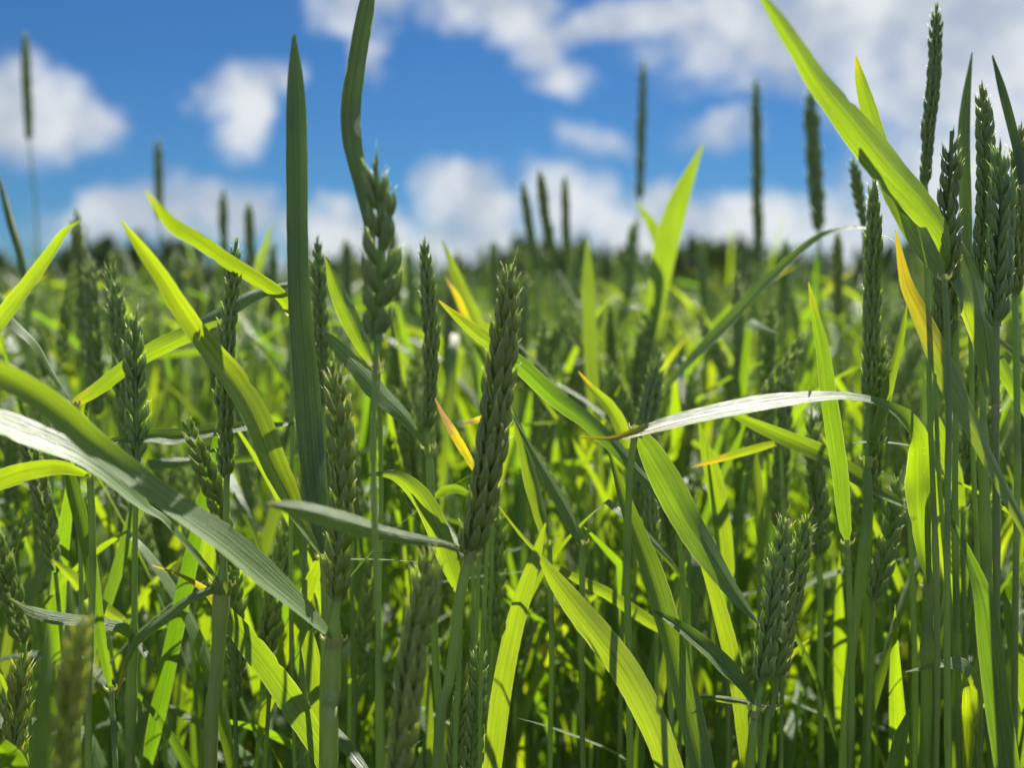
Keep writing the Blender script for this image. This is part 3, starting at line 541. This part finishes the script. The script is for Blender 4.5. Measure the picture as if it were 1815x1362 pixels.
hero('wheat plant with broad dark blade behind the olive leaf below the ear cluster', .40, [(1762,725),(1766,900),(1768,1362)], None, 0, 0, [([(1760,722,10),(1752,655,34),(1745,590,52),(1732,520,52),(1712,460,36),(1699,420,6)], .43, (.05,), 0, .3)], .0014)
hero('tall slim wheat ear left of the upper right cluster, its top blurred', .46, [(1640,325),(1648,450),(1655,600),(1665,800),(1690,1100),(1700,1362)], [(1660,5),(1657,110),(1650,190),(1644,255),(1640,328)], 32, 1.3, r=.0012)
hero('dark narrow upright blade between two ears in the upper right cluster', .44, [(1716,475),(1726,700),(1732,1362)], None, 0, 0, [([(1715,470,14),(1712,380,22),(1708,260,23),(1712,180,17),(1723,92,2)], .48, DK, 0, .2, 1)], .0012)
hero('awned wheat ear at upper right, tallest of the dense cluster', .43, [(1738,500),(1745,700),(1752,1000),(1755,1362)], [(1738,150),(1746,240),(1748,340),(1743,430),(1738,503)], 40, 0.2, r=.0014, sheath=(760, .0021))
hero('stout wheat ear lowest in the upper right cluster near the edge', .40, [(1766,575),(1764,800),(1770,1100),(1780,1362)], [(1770,262),(1776,360),(1772,460),(1766,578)], 52, 0.3, r=.0014)
hero('dark narrow blade leaning left at the right edge above the ear cluster', .42, [(1814,335),(1822,600),(1830,1362)], None, 0, 0, [([(1812,330,12),(1802,260,16),(1778,165,15),(1759,98,3)], .46, DK, 0, .2, 1)], .0012)
hero('dark wheat ear cut by the right edge beside the upper right cluster', .44, [(1799,525),(1800,800),(1802,1362)], [(1808,222),(1805,330),(1801,430),(1799,527)], 38, 1.2, yel=.0)
hero('blurred wheat ear in blue sky left of the largest upper right blade', .85, [(1452,408),(1458,700),(1462,1362)], [(1436,155),(1440,240),(1446,330),(1452,410)], 32, 0.4)
hero('thin dark ear tip just left of the straight dark ear', .55, [(1532,400),(1536,700),(1538,1362)], [(1512,282),(1519,330),(1532,402)], 24, 1.2)
hero('wheat plant with grey ribbon leaf sloping up right to a thread-like curling tip', .60, [(1170,702),(1168,900),(1166,1362)], None, 0, 0, [([(1170,700,10),(1225,645,18),(1300,570,24),(1360,505,20),(1440,432,13),(1490,408,6),(1540,406,3),(1592,432,2)], .50, (.35,), 0)], .0012)
hero('flowering wheat ear with pale edges in the lower right', .40, [(1350,1206),(1344,1258),(1333,1362)], [(1393,918),(1383,1000),(1370,1080),(1359,1150),(1350,1210)], 48, 0.5, [([(1344,1250,6),(1320,1222,22),(1290,1190,32),(1250,1150,30),(1200,1110,20),(1158,1083,4)], .42, (.2,), 0)], .0013, (1252, .0018), 16)
hero('flowering wheat ear leaning right just behind the pale-edged ear at lower right', .42, [(1378,1200),(1372,1250),(1354,1362)], [(1434,912),(1419,985),(1403,1060),(1390,1130),(1378,1204)], 42, 0.5, [([(1370,1257,6),(1290,1241,13),(1228,1236,3)], .42, (-.1,), 0)], .0013, None, 12)
hero('bluish wheat ear behind the bright upright blade at lower right', .50, [(1452,985),(1456,1100),(1458,1362)], [(1436,733),(1444,820),(1451,900),(1452,988)], 40, 0.4, [], .0017, None, 8, 0, 1.0)
hero('bluish upright blade tip left of the bluish ear', .50, [(1346,1005),(1348,1150),(1350,1362)], None, 0, 0, [([(1345,1000,16),(1345,930,23),(1340,870,21),(1337,820,13),(1336,770,2)], .50, (.12,), 0)], .0013)
hero('small green wheat ear below the collar of the straight dark ear', .47, [(1548,1062),(1544,1200),(1540,1362)], [(1593,846),(1582,920),(1566,1000),(1548,1066)], 42, 0.2)
hero('wheat plant with steep bright leaf between long dark leaf and flowering ears', .44, [(1323,1395),(1324,1430)], None, 0, 0, [([(1322,1390,14),(1316,1310,22),(1305,1210,29),(1282,1110,30),(1255,1020,20),(1227,953,2)], .45, TR, .1)], .0013)
hero('wheat plant with leaf bent over into a pale hook at lower right', .42, [(1712,1422),(1712,1450)], None, 0, 0, [([(1712,1420,22),(1716,1362,28),(1721,1290,32),(1720,1225,36),(1703,1191,28),(1672,1181,13),(1605,1192,2)], .41, (0,.1,.4,.4), 0)], .0015)
hero('bluish blade tip rising at the bottom right left of the hooked leaf', .41, [(1584,1432),(1583,1455)], None, 0, 0, [([(1585,1430,32),(1595,1362,34),(1601,1310,24),(1612,1256,2)], .42, (.12,), 0)], .0015)
hero('wheat plant with upright bright leaf under the middle of the level leaf', .50, [(1292,1035),(1294,1200),(1296,1362)], None, 0, 0, [([(1290,1030,22),(1285,980,32),(1275,900,34),(1260,830,30),(1247,785,16),(1239,748,2)], .50, TR, 0)], .0013)
hero('wheat plant with narrow yellow leaf with orange tip pointing left under the level leaf', .47, [(1384,784),(1388,1000),(1390,1362)], None, 0, 0, [([(1382,784,8),(1350,793,15),(1290,810,14),(1225,829,2)], .46, (-.6,), 1.1)], .0011)
hero('wheat plant with leaf sloping down right behind the bright upright blade', .46, [(1612,902),(1616,1100),(1618,1362)], None, 0, 0, [([(1610,900,10),(1530,855,30),(1460,808,34),(1375,770,28),(1310,740,14),(1278,720,2)], .47, (.2,0,-.5,-.6), 0)], .0013)
hero('wheat plant with short bright leaf right of the hanging part of the level leaf', .46, [(1707,905),(1710,1100),(1712,1362)], None, 0, 0, [([(1705,900,12),(1690,840,30),(1668,775,26),(1647,708,3)], .46, TR, .5)], .0012)
hero('wheat plant with broad leaf bright and dark in turn at the lower right edge', .38, [(1792,1425),(1793,1450)], None, 0, 0, [([(1790,1420,40),(1785,1362,45),(1770,1260,47),(1755,1150,45),(1740,1060,35),(1712,980,16),(1672,895,2)], .40, (-.6,-.5,-.1), 0)], .0016)
hero('wheat plant with slanting green leaf at the right edge below the ear cluster', .46, [(1842,765),(1845,1000),(1846,1362)], None, 0, 0, [([(1840,760,14),(1800,690,24),(1760,620,24),(1720,560,11),(1698,528,2)], .46, (-.45,), 0)], .0012)
hero('wheat plant with bright upright leaf cut by the lower right edge', .45, [(1832,1305),(1834,1420)], None, 0, 0, [([(1830,1300,24),(1805,1180,28),(1790,1100,20),(1779,1045,2)], .45, TR, 0)], .0013)

# ------------------------------------------------------------------ prototype plants for the rest of the field
def free_leaf(rs, h, az_, length, width, th0, th1, kink, yel, rnd, n, cross):
    """A blade growing from the stem at height h towards azimuth az_, bending from th0 to th1 (from the vertical)."""
    P = [np.array([0.0012*math.cos(az_), 0.0012*math.sin(az_), h])]; st = length/(n-1); a = az_; sway = rs.uniform(-.5, .5)
    for i in range(n-1):
        f = i/(n-2); th = th0 + (th1-th0)*f**1.3 + (kink[1] if f > kink[0] else 0); a2 = a + sway*f
        P.append(P[-1] + st*np.array([math.sin(th)*math.cos(a2), math.sin(th)*math.sin(a2), math.cos(th)]))
    P = np.array(P); T = unit(np.gradient(P, axis=0)); u = np.linspace(0, 1, n)
    side = np.array([-math.sin(a), math.cos(a), 0.0]); Wd = unit(side - (T @ side)[:, None]*T); Nn = np.cross(Wd, T)
    tw = rs.uniform(-1.3, 1.3)*u + rs.uniform(-.3, .3); W2 = Wd*np.cos(tw)[:, None] + Nn*np.sin(tw)[:, None]; N2 = np.cross(W2, T)
    hw = width/2*np.clip(np.minimum(0.45 + u*4, 1.0), 0, 1)*np.clip((1-u)/0.55, 0, 1)**0.7
    ya = yel*np.clip((u-0.45)/0.55, 0, 1)
    return ribbon(P, W2, N2, hw, rnd, ya, cross, 0.15, 0.04)
def plant_parts(seed, low):
    """Lists of (part name, packed geometry) for one wheat plant about 0.8 m tall, standing at the origin."""
    rs = np.random.RandomState(seed); random.seed(seed); tone = rs.rand(); n = 8 if low else 16; cr = 2 if low else 4
    H = rs.uniform(.76, .83); el_ = rs.uniform(.068, .095); b1 = rs.uniform(-.03, .03, 2)
    z = np.linspace(0, H - el_, 7 if low else 14); f = (z/H)[:, None]; sp_ = np.column_stack([b1[None, :]*f**2, z])
    out = []; g = Geo(); g.add(*tube(sp_, np.linspace(.0019, .0010, len(z)), tone, 0.0, 5 if low else 7)); out.append(('stem', g.pack()))
    for _ in range(rs.randint(3, 5)):                                 # side tillers
        b2 = rs.uniform(-.05, .05, 2); o2 = rs.uniform(-.025, .025, 2); z2 = np.linspace(0, H*rs.uniform(.55, .85), 5 if low else 9); f2 = (z2/H)[:, None]
        g = Geo(); g.add(*tube(np.column_stack([o2[None, :]*np.minimum(1, f2*6) + b2[None, :]*f2**2, z2]), np.linspace(.0016, .0010, len(z2)), tone, 0.0, 5 if low else 6)); out.append(('stem', g.pack()))
    top = sp_[-1]; d = unit(sp_[-1]-sp_[-2] + np.array([*(b1*0.35), 0])); path = np.array([top, top + d*el_*.5, top + d*el_ + np.array([*(b1*.25), 0])])
    if rs.rand() < .62:
        g = Geo(); ear_joined(g, path, rs.uniform(.0095, .0120), rs.rand()*3.1, np.array([0, -1.0, 0]), low, tone); out.append(('ear', g.pack()))
    a0 = rs.rand()*6.28
    for i, hh in enumerate((rs.uniform(.57, .68), rs.uniform(.47, .56), rs.uniform(.36, .45), rs.uniform(.12, .25), rs.uniform(.26, .34))):
        az_ = a0 + i*math.pi + rs.uniform(-.6, .6); L = rs.uniform(.13, .23); w = rs.uniform(.005, .0110)
        kink = (rs.uniform(.4, .75), rs.uniform(.5, 1.3)) if rs.rand() < .35 else (2, 0)
        fz = hh/H; base = np.array([b1[0]*fz**2, b1[1]*fz**2, 0])
        v, uv, t, q, mi = free_leaf(rs, hh, az_, L, w, rs.uniform(.08, .42), rs.uniform(.25, 1.5), kink, (1.3 if rs.rand() < .25 else 0.4)*rs.rand() + (1.0 if i == 3 else 0), min(1, tone*.5 + rs.rand()*.5), n, cr)
        g = Geo(); g.add(v + base, uv, t, q, mi); out.append(('leaf', g.pack()))
    return out
PROTO = [plant_parts(500 + i, False) for i in range(14)]
PROTO_LOW = []
for i in range(14):
    g = Geo()
    for nm, pk in plant_parts(700 + i, True): g.join(pk)
    PROTO_LOW.append(g.pack())
PROTO_FULL = []                                                       # whole plants with simple ears
PROTO_TOP = []                                                        # only what stands in the upper half, for the distance
for i in range(10):
    g = Geo()
    for nm, pk in plant_parts(800 + i, 2): g.join(pk)
    v, uv, t, q, qm = g.pack(); PROTO_FULL.append((v, uv, t, q, qm))
    PROTO_TOP.append((v, uv, t, q[(v[q][:, :, 2].min(1) > 0.40)], qm[(v[q][:, :, 2].min(1) > 0.40)]))
def compact(pk):
    v, uv, t, q, qm = pk; used = np.unique(q); mp = np.zeros(len(v), int); mp[used] = np.arange(len(used)); return v[used], uv[used], t[used], mp[q], qm
PROTO_TOP = [compact(p) for p in PROTO_TOP]
def pose(x, y, z, rot, sc, lean):
    c, s = math.cos(rot), math.sin(rot); m = np.eye(4)
    Rz = np.array([[c, -s, 0], [s, c, 0], [0, 0, 1]]); Lx = np.eye(3); Lx[0, 2], Lx[1, 2] = lean; m[:3, :3] = Lx @ Rz*sc; m[:3, 3] = (x, y, z); return m

# scatter positions: sectors of the field ahead of the camera and the strips beside and behind it
rs = np.random.RandomState(99)
def top_limit(y): return 0.785 + 0.065*min(y, 2.0)               # keeps the near crop just under the skyline
near = []
def ring(r0, r1, a_max, dens, out, a_min=0.0):
    area = (a_max - a_min)*(r1*r1 - r0*r0); n = int(area*dens)
    for _ in range(n):
        r_ = math.sqrt(rs.uniform(r0*r0, r1*r1)); a_ = rs.uniform(a_min, a_max)*rs.choice((-1, 1)); out.append((r_*math.sin(a_), r_*math.cos(a_)))
ring(.47, 1.3, R(37), 480, near); ring(.46, .9, R(33), 300, near); ring(1.3, 2.3, R(36), 260, near)
spots = []
for (x, y) in near:
    sc = min(rs.normal(.95 + .08*min(1, max(0, y - .6)/.5), .055), top_limit(y)/0.83); spots.append((x, y, rs.rand()*6.283, max(.80, sc), rs.normal(0, .03, 2)))
vis = [s for s in spots if abs(to_px((s[0], s[1], .6))[0] - W0/2) < W0/2 + 20]
vis.sort(key=lambda s: s[1]); n_ind = 300 - len([o for o in bpy.data.objects if o.name.startswith('wheat_plant')])
indiv = vis[:n_ind]; keys = {id(s) for s in indiv}; rest = [s for s in spots if id(s) not in keys]
ZONE = ['behind the pale leaves at far left', 'behind the tall dark ear and open ear', 'behind the brownish ear and largest soft ear', 'behind the main middle ear',
        'behind the broad hanging leaf and bright leaves', 'behind the flowering ears and bright upright blade', 'behind the dense ear cluster at far right']
meshes = [[(nm, mesh_from(pk, nm)) for nm, pk in p] for p in PROTO]
ORD = ('first second third fourth fifth sixth seventh eighth ninth tenth eleventh twelfth thirteenth fourteenth fifteenth sixteenth seventeenth eighteenth nineteenth twentieth '
       + ' '.join('twenty-' + w for w in 'first second third fourth fifth sixth seventh eighth ninth'.split()) + ' thirtieth ' + ' '.join('thirty-' + w for w in 'first second third fourth fifth sixth seventh eighth ninth'.split())).split()
y_mid = float(np.median([s[1] for s in indiv])); cell = {}
for i, sp_ in enumerate(indiv):
    px = to_px((sp_[0], sp_[1], .6))[0]; cell.setdefault((min(6, max(0, int(px/W0*7))), sp_[1] < y_mid), []).append((px, i))
order = {i: n for c in cell.values() for n, (px, i) in enumerate(sorted(c))}
for i, (x, y, ro, sc, ln) in enumerate(indiv):
    px = to_px((x, y, .6))[0]; zi = min(6, max(0, int(px/W0*7)))
    root = bpy.data.objects.new('wheat_plant', None); col.objects.link(root); root.location = (x, y, 0); root.rotation_euler = (ln[1], ln[0], ro); root.scale = (sc, sc, sc); root.empty_display_size = .02
    row = 'nearer' if y < y_mid else 'farther'
    root['label'] = f'{ORD[order[i]]} wheat plant from left in {row} thicket {ZONE[zi]}'; root['category'] = 'wheat plant'; root['group'] = f'{row} thicket wheat plants {ZONE[zi]}'
    for nm, me in meshes[i % len(meshes)]: link(nm, me, root)
def stuff(name, label, places, protos, seed):
    rr = np.random.RandomState(seed); g = Geo()
    for (x, y, z, ro, sc, ln) in places: g.join(protos[rr.randint(len(protos))], pose(x, y, z, ro, sc, ln), rr.rand())
    o = link(name, mesh_from(g.pack(), name)); o['kind'] = 'stuff'; o['label'] = label; return o
stuff('wheat_crop', 'dense green wheat crop filling the space behind the front plants', [(x, y, 0, ro, sc, ln) for x, y, ro, sc, ln in rest if y < 1.35], PROTO_LOW, 1)
stuff('wheat_crop', 'soft green wheat crop a little farther back', [(x, y, 0, ro, sc, ln) for x, y, ro, sc, ln in rest if y >= 1.35], PROTO_FULL, 4)
mid = []; ring(2.3, 8.0, R(34), 62, mid)
stuff('wheat_crop', 'wheat ears and leaves of the middle distance blurring together', [(x, y, float(rise(np.array(x), np.array(y))), rs.rand()*6.283, min(rs.normal(1.035, .055), 1.16), rs.normal(0, .03, 2)) for x, y in mid], PROTO_TOP, 2)
side = []; ring(.50, 1.5, R(175), 90, side, R(40)); side = [(x, y) for x, y in side if abs(x) > .42 or y < -.35]
stuff('wheat_crop', 'wheat crop beside the viewpoint', [(x, y, 0, rs.rand()*6.283, rs.normal(.95, .05), rs.normal(0, .03, 2)) for x, y in side], PROTO_FULL, 3)
